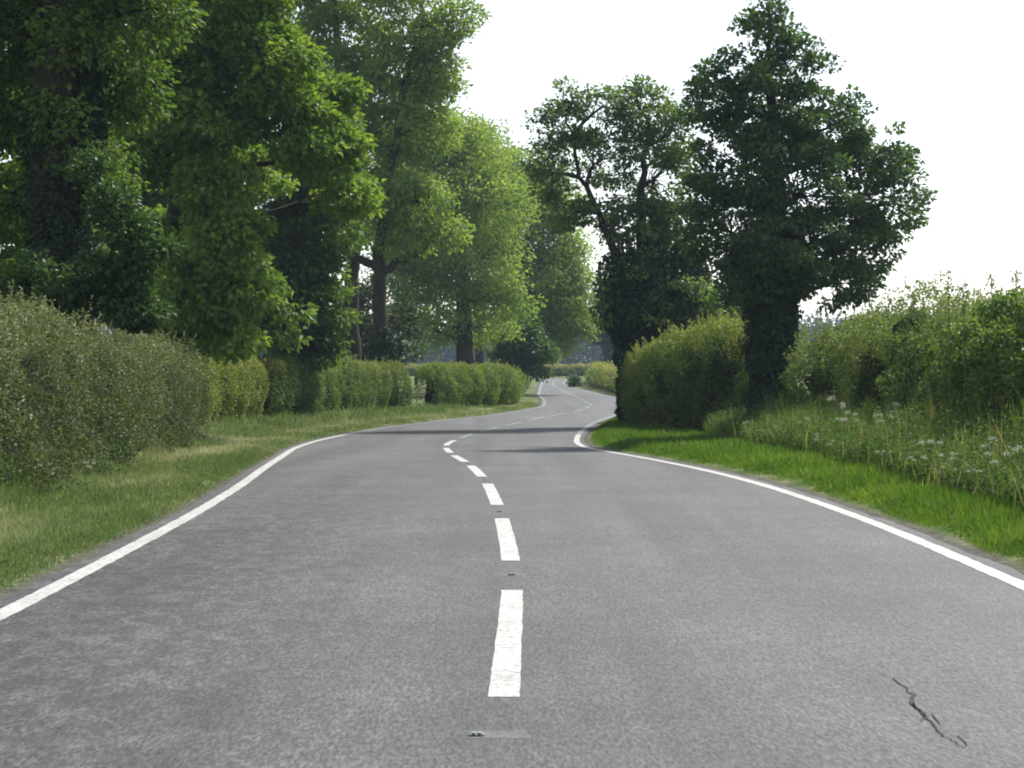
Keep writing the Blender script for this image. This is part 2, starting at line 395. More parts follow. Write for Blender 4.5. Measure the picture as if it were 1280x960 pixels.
def hedge(label, path, side, mat, n, leaf, seed, group='hedges along the lane', lump=.28, back=.12, hole=.5, shoots=200, top_tint=.25, undercut=.3, tint_shift=0.0):
    """path: (x, y, height, thickness) along the FRONT foot; side: +1 if the hedge body lies to the right of travel, -1 to the left"""
    rng = np.random.default_rng(seed)
    _, total = poly_eval(path, np.array([0.0]))
    th = np.linspace(0, math.pi, 60)
    pn = .5 * (1 - np.sign(np.cos(th)) * np.abs(np.cos(th)) ** .55); pz = np.sin(th) ** .6
    arc = np.concatenate([[0], np.cumsum(np.hypot(np.diff(pn) * 1.5, np.diff(pz) * 2.1))]); arc /= arc[-1]
    def place(s, u, inset):
        q, _ = poly_eval(path, s); q2, _ = poly_eval(path, np.clip(s + .15, 0, total)); q1, _ = poly_eval(path, np.clip(s - .15, 0, total))
        tdir = unit(np.column_stack([q2[:, :2] - q1[:, :2], np.zeros(len(s))]))
        inn = side * np.column_stack([tdir[:, 1], -tdir[:, 0], np.zeros(len(s))])
        a = np.interp(u, arc, pn); b = np.interp(u, arc, pz)
        de = np.minimum(s, total - s); ef = np.sqrt(np.clip(1 - (1 - np.clip(de / .7, 0, 1)) ** 2, 0, 1))
        h, w = q[:, 2] * (.45 + .55 * ef), q[:, 3]
        da = np.gradient(np.interp(np.linspace(0, 1, 200), arc, pn)); db = np.gradient(np.interp(np.linspace(0, 1, 200), arc, pz))
        k = np.clip((u * 199).astype(int), 0, 199)
        nn = -(db[k] * h)[:, None] * inn + (da[k] * w)[:, None] * np.array([0, 0, 1.0])
        end = (1 - ef)[:, None] * tdir * np.where(s < total / 2, -1, 1)[:, None]
        nn = unit(unit(nn) + end)
        nin = w * (.5 + (a - .5) * (.4 + .6 * ef)) + undercut * np.clip(1 - b * 2.2, 0, 1) * (a < .5)
        P = np.column_stack([q[:, :2], gz(q[:, 0], q[:, 1])]) + inn * nin[:, None] + np.array([0, 0, 1.0]) * (b * h)[:, None]
        lum = (vnoise(P, .9, seed) - .5) * lump * 1.6 + (vnoise(P, 2.6, seed + 3) - .5) * lump * .9 + (vnoise(P, 6, seed + 5) - .5) * lump * .35
        P = P + nn * (lum - inset)[:, None]
        return P, nn, b, tdir, lum
    root_xy = path[len(path) // 2]
    root = empty('hedge', (root_xy[0], root_xy[1], float(gz(root_xy[0], root_xy[1]))), label, 'hedge', group)
    # twiggy core
    ns = max(int(total / .3), 8); uu = np.linspace(0, 1, 26); ss = np.linspace(.55, total - .55, ns)
    SS, UU = np.meshgrid(ss, uu, indexing='ij')
    P, *_ = place(SS.ravel(), UU.ravel(), np.full(SS.size, .46))
    i = np.arange(ns - 1)[:, None] * 26; j = np.arange(25)[None, :]
    F = np.stack([i + j, i + j + 1, i + 26 + j + 1, i + 26 + j], -1).reshape(-1, 4)
    link_mesh('inner_twigs', np_mesh('inner_twigs', P, F, True), M['twig'], root)
    # leaves
    u = rng.random(n); u = np.where(rng.random(n) < .8, u * .72, u)
    s = rng.random(n) * total
    inset = rng.exponential(.13, n) - .05
    P, nn, b, tdir, lum = place(s, u, inset)
    hol = vnoise(P, 1.7, seed + 9) * .6 + vnoise(P, 4.2, seed + 10) * .4
    keep = (hol + lum * .5 > .5 * hole - .20 * (b > .6) + .14 * (b < .4) * hole) | (rng.random(n) < .12) | (inset > .15)
    P, nn, b, lum = P[keep], nn[keep], b[keep], lum[keep]; m = len(P)
    rd = rand_dirs(m, rng)
    nrm = unit(nn * .8 + rd * .9 + np.array([0, 0, .35]))
    tip = unit(rand_dirs(m, rng) + nn * .4 + np.array([0, 0, .15]))
    L = leaf * rng.uniform(.7, 1.4, m)
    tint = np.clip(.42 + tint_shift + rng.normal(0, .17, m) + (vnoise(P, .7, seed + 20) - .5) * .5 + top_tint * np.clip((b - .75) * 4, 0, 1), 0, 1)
    V1, F1 = leaves(P, nrm, tip, L, L * rng.uniform(.55, .8, m))
    # fresh shoots standing up from the clipped top and face
    ks = rng.random(shoots) * total; ku = rng.uniform(.25, .62, shoots)
    Q, qn, qb, _, _ = place(ks, ku, np.zeros(shoots))
    nl = 16; ln = rng.uniform(.12, .38, shoots)
    d = unit(qn * .35 + np.array([0, 0, 1.0]) + rng.normal(0, .2, (shoots, 3)))
    tt = rng.random((shoots, nl))
    SP = (Q[:, None, :] + d[:, None, :] * (ln[:, None] * tt)[..., None]).reshape(-1, 3)
    k = len(SP); lt = unit(np.repeat(d, nl, 0) * .7 + rand_dirs(k, rng))
    V2, F2 = leaves(SP, rand_dirs(k, rng), lt, leaf * rng.uniform(.6, 1.2, k), leaf * .55 * np.ones(k))
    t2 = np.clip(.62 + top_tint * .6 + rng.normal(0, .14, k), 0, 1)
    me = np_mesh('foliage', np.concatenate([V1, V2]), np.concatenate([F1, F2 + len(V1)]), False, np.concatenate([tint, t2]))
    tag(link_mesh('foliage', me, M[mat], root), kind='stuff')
    return root

hedge('big grey-green hawthorn hedge nearest on the left verge', [(-5.2, 15.5, 1.88, 1.9), (-5.15, 20, 1.9, 1.9), (-5.3, 24.5, 1.92, 1.8), (-5.65, 27.5, 1.86, 1.7), (-5.85, 31, 1.95, 1.7), (-6.2, 36.5, 1.9, 1.6), (-6.7, 41.5, 1.65, 1.5)], -1, 'leaf_hedge_grey', 120000, .044, 21, lump=.56, hole=.8, shoots=620, undercut=.2)
hedge('clipped yellow-tipped hedge just past the near left hedge', [(-8.5, 48, 2.15, 1.5), (-8.25, 51.3, 2.15, 1.5), (-7.75, 54.7, 2.1, 1.5), (-7.4, 57.2, 2.1, 1.5)], -1, 'leaf_hedge_yellow', 42000, .06, 22, lump=.18, hole=.4, shoots=140, top_tint=.3, tint_shift=.22)
hedge('darker clipped hedge under the two bare left trunks, ending at the gateway', [(-7.2, 58.5, 2.0, 1.5), (-6.7, 62, 2.0, 1.5), (-6.05, 66.5, 1.95, 1.5), (-5.0, 70.8, 1.9, 1.5), (-3.9, 74.5, 1.9, 1.4)], -1, 'leaf_hedge_green', 52000, .065, 23, lump=.24, hole=.45, shoots=160)
hedge('short clipped hedge beyond the gateway gap, below the pale trees', [(-2.95, 77.5, 1.75, 1.5), (-1.4, 81.0, 1.75, 1.5), (.0, 86, 1.75, 1.5), (.75, 90.5, 1.7, 1.4)], -1, 'leaf_hedge_yellow', 36000, .075, 24, lump=.3, hole=.45, shoots=100, top_tint=.1, tint_shift=-.05)
hedge('tall mixed hedge nearest on the right, behind the cow parsley', [(6.75, 16, 2.55, 1.9), (6.65, 20, 2.55, 1.9), (6.6, 24, 2.5, 1.9), (6.55, 29, 2.3, 1.8), (6.45, 35, 2.25, 1.8), (6.35, 42.5, 2.3, 1.7)], 1, 'leaf_hedge_green', 110000, .057, 25, lump=.66, hole=.92, shoots=520, tint_shift=.0, top_tint=.2)
hedge('rounded hedge on the inside of the bend, left of the dark ivy tree', [(6.0, 46.8, 2.95, 1.9), (5.2, 49.4, 2.85, 1.9), (4.4, 52.0, 2.7, 1.8), (3.7, 54.2, 2.5, 1.6), (3.35, 56.2, 2.25, 1.4), (3.75, 60, 2.2, 1.4), (4.8, 66, 2.1, 1.4)], 1, 'leaf_hedge_yellow', 70000, .065, 26, lump=.5, hole=.66, shoots=340, top_tint=.25, tint_shift=-.04)
hedge('low straw-coloured hedge beside the far right of the road', [(7.0, 104, 1.35, 1.5), (6.6, 116, 1.45, 1.5), (6.4, 130, 1.5, 1.5), (6.1, 145, 1.5, 1.6), (6.6, 162, 1.5, 1.6), (8.2, 190, 1.5, 1.6)], 1, 'leaf_hedge_yellow', 26000, .13, 27, lump=.4, hole=.4, shoots=80, top_tint=.3, tint_shift=.15)
hedge('low pale hedge crossing behind the farthest stretch of road', [(-14, 238, 1.3, 1.6), (-4, 232, 1.3, 1.6), (5, 226, 1.3, 1.6), (14, 224, 1.3, 1.6), (30, 226, 1.3, 1.6)], -1, 'leaf_hedge_yellow', 14000, .2, 28, lump=.3, hole=.35, shoots=40, top_tint=.3, tint_shift=.25)
hedge('small dark hedge on the left of the farthest visible road', [(.6, 98, 1.2, 1.2), (.7, 110, 1.25, 1.2), (.9, 125, 1.2, 1.3), (1.4, 150, 1.1, 1.3)], -1, 'leaf_hedge_green', 14000, .11, 29, lump=.3, hole=.4, shoots=30, tint_shift=.1)

# ------------------------------------------------------------------ trees and shrubs
def curve_pts(a, b, n, bow, rng):
    t = np.linspace(0, 1, n)[:, None]
    p = a * (1 - t) + b * t
    off = rng.normal(0, 1, 3) * bow; off[2] = abs(off[2]) * .6
    return p + np.sin(t * math.pi) * off + rng.normal(0, bow * .12, (n, 3)) * np.sin(t * math.pi)

def tree(name, label, base, trunks, lobes, mat, leaf, nleaf, seed, cat='tree', group=None, clump=.45, ivy=None, limb_r=.11, shell=.55, nclump_per=26, droop=.25, density=1.0, ivy_n=0, ivy_leaf=.07):
    """lobes: (px, py, d, rx_px, ry_px[, weight]) crown masses at distance d; trunks: list of [(px,py,d,r)...]"""
    rng = np.random.default_rng(seed)
    root = empty(name, tuple(base), label, cat, group)
    tp = []
    for tr in trunks:
        c = np.array([at(*q[:3]) for q in tr]); r = np.array([q[3] for q in tr])
        t = np.linspace(0, len(c) - 1, (len(c) - 1) * 6 + 1)
        cc = np.stack([np.interp(t, np.arange(len(c)), c[:, k]) for k in range(3)], 1); rr = np.interp(t, np.arange(len(c)), r)
        cc[1:-1] += rng.normal(0, .035, (len(cc) - 2, 3))
        rr = rr * rng.uniform(.92, 1.08, len(rr))
        T = Tubes(); T.add(cc, rr, 10)
        link_mesh('trunk', T.mesh('trunk'), M['bark'], root)
        tp.append(cc)
    TP = np.concatenate(tp) if tp else np.array([base])
    C = []; CR = []
    tot = sum((l[3] * l[4] * (l[5] if len(l) > 5 else 1)) for l in lobes)
    for l in lobes:
        px, py, d, rx, ry = l[:5]; wgt = l[5] if len(l) > 5 else 1
        c = at(px, py, d); sx, sz = rx * d / FPX, ry * d / FPX; sy = (sx + sz) * .55
        k = max(int(nclump_per * len(lobes) * rx * ry * wgt / tot), 5)
        v = rand_dirs(k, rng); r = rng.uniform(shell, 1.0, k) ** .8
        warp = .82 + .36 * vnoise(v * 1.7 + c, 1.3, seed)
        pts = c + v * (r * warp)[:, None] * np.array([sx, sy, sz])
        C.append(pts); CR.append(clump * rng.uniform(.6, 1.25, k))
        # limb to this lobe with twigs to its clumps
        if len(tp):
            low = TP[TP[:, 2] < c[2] - sz * .1]
            low = low if len(low) else TP
            a = low[np.argmin(np.linalg.norm(low - c, axis=1) + .3 * np.abs(low[:, 2] - c[2] + sz))]
            T = Tubes(); lp = curve_pts(a, c, 7, .10 * np.linalg.norm(c - a), rng)
            T.add(lp, np.linspace(limb_r, limb_r * .35, 7), 6)
            for q in pts[:: 2]:
                s0 = lp[rng.integers(3, 7)]
                T.add(curve_pts(s0, q, 4, .06 * np.linalg.norm(q - s0), rng), np.linspace(limb_r * .28, limb_r * .08, 4), 3)
            link_mesh('limb', T.mesh('limb'), M['bark'], root)
    C = np.concatenate(C); CR = np.concatenate(CR); K = len(C)
    cen = C.mean(0)
    w = CR ** 2; w /= w.sum()
    nleaf = int(nleaf * density); idx = rng.choice(K, nleaf, p=w)
    v = rand_dirs(nleaf, rng); rr = rng.random(nleaf) ** .45
    P = C[idx] + v * (rr * CR[idx])[:, None] * np.array([1.2, 1.2, .62])
    outw = unit(C[idx] - cen)
    nrm = unit(v * .5 + np.array([0, 0, .75]) + outw * .35 + rng.normal(0, .45, (nleaf, 3)))
    tip = unit(v + outw * .5 + rng.normal(0, .5, (nleaf, 3)) - np.array([0, 0, droop]))
    L = leaf * rng.uniform(.65, 1.35, nleaf)
    ct = rng.normal(0, .16, K)
    tint = np.clip(.5 + ct[idx] + rng.normal(0, .16, nleaf), 0, 1)
    V, F = leaves(P, nrm, tip, L, L * rng.uniform(.55, .85, nleaf))
    tag(link_mesh('crown', np_mesh('crown', V, F, False, tint), M[mat], root), kind='stuff')
    if ivy:
        IV = []
        for (px, py, d, rx, ry) in ivy:
            k = int(ivy_n / len(ivy)); v = rand_dirs(k, rng); c = at(px, py, d)
            rs = np.array([rx * d / FPX, rx * d / FPX, ry * d / FPX])
            warp = .75 + .5 * vnoise(v * 2 + c, 1.6, seed + 2)
            r = rng.uniform(.6, 1.0, k) * warp
            IV.append(np.concatenate([c + v * r[:, None] * rs, v], 1))
        IV = np.concatenate(IV); P = IV[:, :3]; v = IV[:, 3:]; k = len(P)
        g = gz(P[:, 0], P[:, 1]); ok = P[:, 2] > g + .05; P, v = P[ok], v[ok]; k = len(P)
        nrm = unit(v * .9 + np.array([0, 0, .4]) + rng.normal(0, .4, (k, 3)))
        tip = unit(rng.normal(0, .6, (k, 3)) - np.array([0, 0, .6]) + v * .4)
        L = ivy_leaf * rng.uniform(.7, 1.3, k)
        V, F = leaves(P, nrm, tip, L, L * .9)
        tag(link_mesh('ivy', np_mesh('ivy', V, F, False, np.clip(rng.normal(.5, .2, k), 0, 1)), M['leaf_ivy'], root), kind='stuff')
    return root

def base_of(px, d):
    x = (px - HX) / FPX * d
    return (x, d, float(gz(x, d)))

def foot(px, d):            # photo row of the ground there
    return HY + (CAMH - base_of(px, d)[2]) / d * FPX

GL, GR = 'trees along the left of the lane', 'trees along the right of the lane'
# right of the lane
tree('ivy_clad_tree', 'tall dark tree with an ivy-covered trunk standing in the right hedge', base_of(962, 44.5),
     [[(964, foot(964, 44.5) + 4, 44.5, .46), (962, 470, 44.5, .36), (965, 380, 44.5, .30), (968, 240, 44.6, .20), (962, 110, 44.5, .09), (962, 15, 44.5, .03)]],
     [(962, 30, 44.5, 34, 36), (935, 85, 44.3, 42, 38), (1000, 70, 44.8, 34, 32), (898, 125, 44, 44, 42), (960, 145, 44.5, 70, 55), (1035, 160, 45, 52, 52),
      (925, 210, 44, 66, 55), (1005, 235, 44.3, 75, 62), (1092, 195, 45.2, 48, 44), (1108, 255, 44.8, 48, 52), (1080, 312, 44.3, 50, 40), (905, 285, 44, 52, 55),
      (985, 310, 43.6, 72, 52), (878, 240, 45, 30, 45), (1045, 352, 44, 55, 34), (945, 350, 44, 52, 38)],
     'leaf_dark', .115, 50000, 41, group=GR, clump=.29, nclump_per=40, limb_r=.09,
     ivy=[(966, 505, 44.4, 31, 50), (964, 440, 44.4, 31, 60), (966, 385, 44.4, 34, 50), (975, 330, 44.4, 46, 46), (938, 335, 44.4, 30, 34)], ivy_n=30000, ivy_leaf=.11)
tree('ivy_clad_tree', 'open-topped tree with sky gaps leaning left beside the taller ivy tree', base_of(797, 60),
     [[(797, foot(797, 60) + 3, 60, .34), (797, 430, 60, .28), (805, 340, 60, .22), (800, 250, 60, .13), (812, 150, 60, .05)],
      [(798, 400, 60, .18), (768, 310, 59.6, .13), (725, 220, 59.4, .07), (708, 140, 59.4, .03)]],
     [(700, 165, 59.5, 40, 38, .75), (716, 125, 59.5, 20, 26, .6), (752, 135, 59.6, 36, 30, .8), (800, 138, 60, 44, 36), (840, 165, 60.3, 38, 40), (690, 215, 59.4, 30, 38, .85),
      (752, 200, 59.6, 50, 46, .7), (818, 225, 60, 46, 52), (712, 262, 59.3, 30, 26, .8), (748, 265, 59.5, 34, 30, .6), (795, 280, 60, 44, 36, .8), (845, 290, 60.4, 40, 50), (800, 345, 59.2, 48, 36, .5), (772, 385, 59.2, 34, 36, .5), (838, 350, 59.4, 40, 40, .5), (812, 400, 59.2, 40, 30, .4)],
     'leaf_mid', .13, 25000, 42, group=GR, clump=.32, nclump_per=30, limb_r=.08,
     ivy=[(800, 345, 59.8, 54, 46), (850, 345, 60.2, 40, 46), (790, 390, 59.8, 42, 42), (832, 395, 60, 45, 40), (792, 440, 59.6, 24, 42), (786, 490, 59.4, 15, 40)], ivy_n=30000, ivy_leaf=.13)
tree('shrub', 'mid green bush showing over the hedge between the two right trees', base_of(905, 66), [],
     [(890, 385, 66, 45, 30), (930, 378, 66, 36, 26), (860, 400, 66, 40, 30), (905, 430, 66, 60, 45)], 'leaf_syc', .16, 9000, 43, 'shrub', clump=.5)
def on_hedge(px, py, rx, ry, w=1, x=6.62): return (px, py, x * FPX / (px - HX), rx, ry, w)
tree('bramble_bush', 'bright bramble growing through the near right hedge at the photo edge', base_of(1240, 25.8), [],
     [on_hedge(*q) for q in [(1262, 385, 26, 22), (1230, 398, 24, 20), (1205, 420, 18, 22), (1250, 425, 24, 20), (1215, 455, 22, 22), (1195, 490, 16, 26), (1240, 480, 20, 26, .7), (1275, 450, 18, 30, .7), (1180, 445, 14, 14, .7), (1220, 510, 20, 16, .7)]],
     'leaf_bramble', .065, 4200, 44, 'bramble', clump=.13, nclump_per=14)
tree('round_tree', 'dark green round tree far off beyond the right bend', base_of(770, 190),
     [[(770, foot(770, 190), 190, .3), (770, 430, 190, .2), (768, 415, 190, .1)]],
     [(765, 425, 190, 22, 22), (785, 415, 190, 26, 26), (770, 445, 190, 25, 18), (800, 430, 192, 25, 25)], 'leaf_far', .5, 5000, 45, group=GR, clump=.9, nclump_per=16)
# left of the lane
tree('roadside_tree', 'big dark tree with a thick mossy trunk at the far left edge', base_of(76, 31),
     [[(78, foot(78, 31), 31, .56), (76, 380, 31, .50), (74, 200, 31, .45), (82, 20, 31, .40), (80, -160, 31, .3), (90, -380, 31, .12)],
      [(80, 60, 31, .22), (40, -60, 31.4, .15), (-40, -200, 32, .08)]],
     [(20, 30, 31.5, 80, 60), (150, 20, 30.6, 70, 50), (95, 60, 30.2, 34, 34, .6), (70, 140, 30.2, 24, 30, .4), (120, 215, 30.4, 26, 50, .7), (-30, 130, 32, 70, 70), (150, 110, 31.5, 45, 50), (100, 150, 33, 60, 70), (20, 240, 33, 70, 60), (60, 330, 33.5, 90, 50), (30, -90, 31, 150, 80, .6), (150, -120, 31, 120, 80, .6),
      (80, -260, 31, 180, 110, .5), (-90, 0, 31, 90, 90, .6)],
     'leaf_shade', .11, 52000, 51, group=GL, clump=.42, nclump_per=34, limb_r=.12,
     ivy=[(72, 250, 30.9, 44, 70), (80, 310, 30.9, 46, 40), (60, 170, 30.9, 36, 60), (110, 190, 30.9, 22, 60), (76, 360, 30.9, 48, 60), (112, 90, 30.9, 20, 55)], ivy_n=19000, ivy_leaf=.07)
tree('background_tree', 'dark tree filling the gaps behind the mossy trunk at far left', base_of(40, 56),
     [[(30, foot(30, 56), 56, .4), (34, 250, 56, .3), (30, 0, 56, .2), (40, -200, 56, .05)]],
     [(-30, 60, 56, 70, 80), (40, 130, 56, 80, 80), (100, 40, 56, 70, 80), (-20, 250, 56, 70, 80), (60, 270, 56, 80, 80), (110, 190, 56, 60, 70), (130, 330, 56, 70, 60), (20, 370, 56, 80, 50), (60, -90, 56, 130, 80)],
     'leaf_shade', .26, 20000, 71, group=GL, clump=.6, nclump_per=30)
tree('background_tree', 'dark tree behind the bright yellow-green tree on the left', base_of(265, 58),
     [[(262, foot(262, 58), 58, .4), (266, 250, 58, .3), (262, 0, 58, .2), (270, -160, 58, .05)]],
     [(180, 130, 58, 60, 80), (250, 90, 58, 70, 70), (300, 200, 58, 60, 60), (210, 250, 58, 70, 70), (280, 320, 58, 60, 70), (200, 370, 58, 70, 60), (320, 390, 58, 50, 50), (260, -30, 58, 110, 70)],
     'leaf_shade', .26, 18000, 72, group=GL, clump=.6, nclump_per=30)
tree('elder_bush', 'blue-green leafy bush standing over the near left hedge', base_of(150, 28.5), [],
     [(114, 215, 28.5, 14, 24), (135, 255, 28.4, 24, 28), (158, 295, 28.3, 26, 30), (178, 335, 28.2, 22, 32), (140, 345, 28.4, 40, 34), (100, 375, 28.5, 40, 26), (170, 385, 28.2, 34, 26), (205, 312, 28.2, 18, 9, .5), (60, 350, 28.6, 40, 44, .7), (15, 370, 28.7, 40, 34, .7)], 'leaf_bluish', .10, 11000, 52, 'bush', clump=.2, nclump_per=22)
tree('sycamore_tree', 'bright yellow-green leafy tree hanging low over the left hedges', base_of(225, 45),
     [[(220, foot(220, 45), 45.5, .40), (222, 380, 45.5, .35), (228, 250, 45.5, .28), (235, 100, 45.5, .22), (240, -60, 45.5, .15), (250, -240, 45.5, .05)]],
     [(230, 70, 44, 85, 60), (305, 50, 44, 65, 50), (250, 150, 43.5, 66, 46), (335, 125, 44, 62, 40), (195, 190, 44.5, 48, 50), (262, 235, 43.3, 46, 42), (285, 290, 43, 46, 44), (292, 350, 42.8, 40, 50), (250, 350, 43.5, 48, 48),
      (235, 410, 43.5, 60, 38), (292, 415, 42.8, 28, 30), (375, 165, 43.6, 50, 34), (405, 200, 45, 44, 30), (430, 245, 45.5, 30, 34), (395, 120, 45, 50, 34, .8), (330, 70, 43.6, 60, 44), (425, 165, 45.2, 32, 26, .8), (310, 260, 44.5, 22, 26, .6), (200, 310, 45.5, 60, 60, .6), (310, 215, 46.5, 50, 40, .5), (160, 60, 46, 70, 90, .7), (240, -60, 44, 130, 80, .7), (330, -50, 44, 70, 60, .6), (250, -190, 45, 130, 90, .5)],
     'leaf_syc', .15, 84000, 53, group=GL, clump=.42, nclump_per=36, limb_r=.10)
tree('roadside_tree', 'dark conical tree with yellow-green top between bright tree and two bare trunks', base_of(368, 63),
     [[(366, foot(366, 63), 63.5, .34), (366, 380, 63.5, .30), (372, 250, 63.5, .2), (385, 150, 63.5, .08)]],
     [(400, 200, 62.2, 48, 34), (425, 245, 62, 36, 36), (372, 235, 62.6, 46, 46), (350, 290, 62.8, 44, 46), (398, 300, 62.5, 46, 50), (365, 355, 62.6, 50, 52), (400, 385, 62.4, 36, 50), (345, 415, 62.8, 40, 38), (385, 430, 62.3, 42, 30), (330, 330, 63.5, 30, 60)],
     'leaf_shade', .18, 36000, 54, group=GL, clump=.5, nclump_per=32)
tree('tall_tree', 'tall open tree with a slim bare trunk, left of the bare pair', base_of(440, 80),
     [[(441, foot(441, 80), 80, .36), (440, 400, 80, .32), (441, 300, 80, .28), (430, 180, 80, .22), (420, 60, 80, .15), (415, -80, 80, .06)],
      [(441, 300, 80, .2), (415, 230, 79.5, .14), (380, 150, 79.5, .08), (360, 80, 79, .04)]],
     [(400, 95, 79, 60, 44), (450, 60, 80, 56, 46), (470, 130, 79.5, 52, 40, .8), (420, 180, 79, 50, 40, .8), (360, 30, 80, 60, 46), (430, -20, 80, 70, 50), (440, 265, 79, 36, 34, .6), (400, -110, 80, 100, 60, .6), (470, 200, 80, 44, 36, .7)],
     'leaf_light', .18, 34000, 55, group=GL, clump=.62, nclump_per=30, limb_r=.12)
tree('tall_tree', 'tall open tree with forked dark trunk, right of the bare pair', base_of(476, 78),
     [[(480, foot(480, 78), 78, .52), (478, 440, 78, .36), (474, 390, 78, .30), (474, 330, 78, .28), (485, 230, 78, .2), (505, 110, 78, .13), (530, 20, 78, .06)],
      [(474, 345, 78, .2), (500, 325, 77.8, .15), (530, 312, 77.5, .11), (560, 270, 77, .05)], [(474, 335, 78, .2), (440, 320, 78, .14), (410, 300, 78, .08)]],
     [(520, 50, 78, 54, 40, .8), (560, 25, 78, 34, 26, .6), (500, 100, 78, 50, 40, .8), (540, 95, 78, 34, 34, .6), (520, 160, 78, 48, 36, .8), (480, 240, 78, 46, 36, .7), (520, 250, 77.5, 46, 40, .8), (545, 290, 77, 36, 26, .6), (440, 290, 78.5, 34, 24, .5), (500, 300, 77.6, 32, 22, .4), (500, -30, 78, 60, 46, .6)],
     'leaf_light', .18, 30000, 56, group=GL, clump=.6, nclump_per=30, limb_r=.11,
     ivy=[(484, 445, 77.8, 22, 34)], ivy_n=2500, ivy_leaf=.14)
tree('shrub', 'shady green shrub behind the two bare left trunks', base_of(458, 92), [],
     [(430, 415, 92, 26, 40), (458, 400, 92, 24, 46), (500, 415, 93, 26, 38), (455, 445, 92, 40, 26)], 'leaf_far', .22, 9000, 57, 'shrub', clump=.6)
tree('pale_tree', 'pale feathery green tree with a dark trunk behind the short hedge', base_of(581, 106),
     [[(582, foot(582, 106), 106, .56), (581, 430, 106, .48), (580, 370, 106, .42), (575, 280, 106, .3), (565, 190, 106, .1)]],
     [(535, 175, 105, 50, 46), (525, 285, 104.5, 46, 46), (565, 165, 106, 34, 34), (505, 180, 106, 36, 40), (580, 195, 106, 56, 44), (560, 245, 104.5, 66, 48), (610, 255, 105, 56, 50), (545, 310, 104.5, 56, 44), (600, 325, 104.2, 60, 46), (530, 355, 105, 40, 32), (580, 378, 104.5, 60, 26), (620, 375, 105, 40, 30), (510, 230, 106, 40, 46), (512, 395, 106, 30, 34), (505, 345, 106, 36, 44), (545, 412, 105.5, 34, 22), (490, 300, 106, 36, 44), (495, 250, 106, 36, 40), (520, 130, 106, 34, 30, .8), (600, 408, 107, 40, 22)],
     'leaf_light', .19, 62000, 58, group=GL, clump=.95, nclump_per=36, limb_r=.16)
tree('pale_tree', 'rounded light green tree nearest the bend, its crown over the road', base_of(628, 118),
     [[(627, foot(627, 118), 118, .6), (628, 430, 118, .5), (634, 350, 118, .4), (650, 260, 118, .15)]],
     [(625, 215, 118, 40, 34), (660, 240, 118, 44, 40), (645, 290, 116.5, 54, 46), (690, 300, 117, 40, 46), (660, 350, 116.5, 56, 42), (705, 360, 117, 30, 42), (650, 395, 116.5, 50, 32), (695, 400, 117, 34, 28), (610, 180, 119, 30, 28, .8), (600, 235, 117.5, 40, 40), (615, 300, 117, 44, 44), (715, 330, 117.5, 24, 36), (722, 385, 117.5, 20, 34), (690, 255, 118, 32, 32), (675, 215, 119, 26, 24, .7), (706, 405, 117, 28, 34), (682, 430, 117.5, 28, 22), (640, 425, 119, 34, 20)],
     'leaf_light', .20, 56000, 59, group=GL, clump=.95, nclump_per=36, limb_r=.16)
tree('shrub', 'dark bush at the foot of the light tree nearest the bend', base_of(655, 110), [],
     [(652, 430, 110, 24, 36), (672, 445, 110, 18, 26), (640, 450, 110, 20, 22)], 'leaf_dark', .24, 6000, 60, 'shrub', clump=.6)
tree('far_tree', 'spire-topped tree peeping above the pale feathery crowns', base_of(600, 140),
     [[(600, foot(600, 140), 140, .4), (600, 300, 140, .25), (598, 175, 140, .05)]],
     [(598, 175, 140, 12, 18), (600, 205, 140, 24, 26), (640, 205, 140, 16, 22), (640, 240, 140, 26, 30), (605, 260, 140, 40, 46)], 'leaf_far', .3, 9000, 61, group=GL, clump=.7)

def distant_wood():
    rng = np.random.default_rng(77)
    Vs = []; Fs = []; T = []; n = 0
    TB = Tubes()
    for k in range(430):
        x = rng.uniform(-120, 120); y = rng.uniform(400, 470); h = rng.uniform(10, 15.5) + 2 * math.sin(x * .07) + (7 if 3 < x < 45 else 0)
        pass
        TB.add([(x, y, 0), (x + .1, y, h * .5), (x, y, h * .9)], [.25, .2, .05], 5)
        m = 220; v = rand_dirs(m, rng); r = rng.random(m) ** .4
        P = np.array([x, y, h * .5]) + v * r[:, None] * np.array([3.0, 3.0, h * .5]) * rng.uniform(.75, 1.2); low = rng.random(m) < .3; P[low, 2] = rng.uniform(.2, h * .35, int(low.sum()))
        L = rng.uniform(.8, 1.6, m)
        V, F = leaves(P, unit(v + rng.normal(0, .4, (m, 3)) + np.array([0, 0, .4])), rand_dirs(m, rng), L, L * .7)
        Vs.append(V); Fs.append(F + n); n += len(V); T.append(np.clip(rng.normal(rng.uniform(.2, .8), .15, m), 0, 1))
    o = link_mesh('distant_wood', np_mesh('distant_wood', np.concatenate(Vs), np.concatenate(Fs), False, np.concatenate(T)), M['leaf_far'])
    tag(o, 'hazy blue-green wood along the skyline across the far fields', 'wood', kind='stuff')
    tag(link_mesh('distant_wood_trunks', TB.mesh('distant_wood_trunks'), M['bark']), 'slim trunks of the hazy wood across the far fields', 'wood', kind='stuff')
distant_wood()

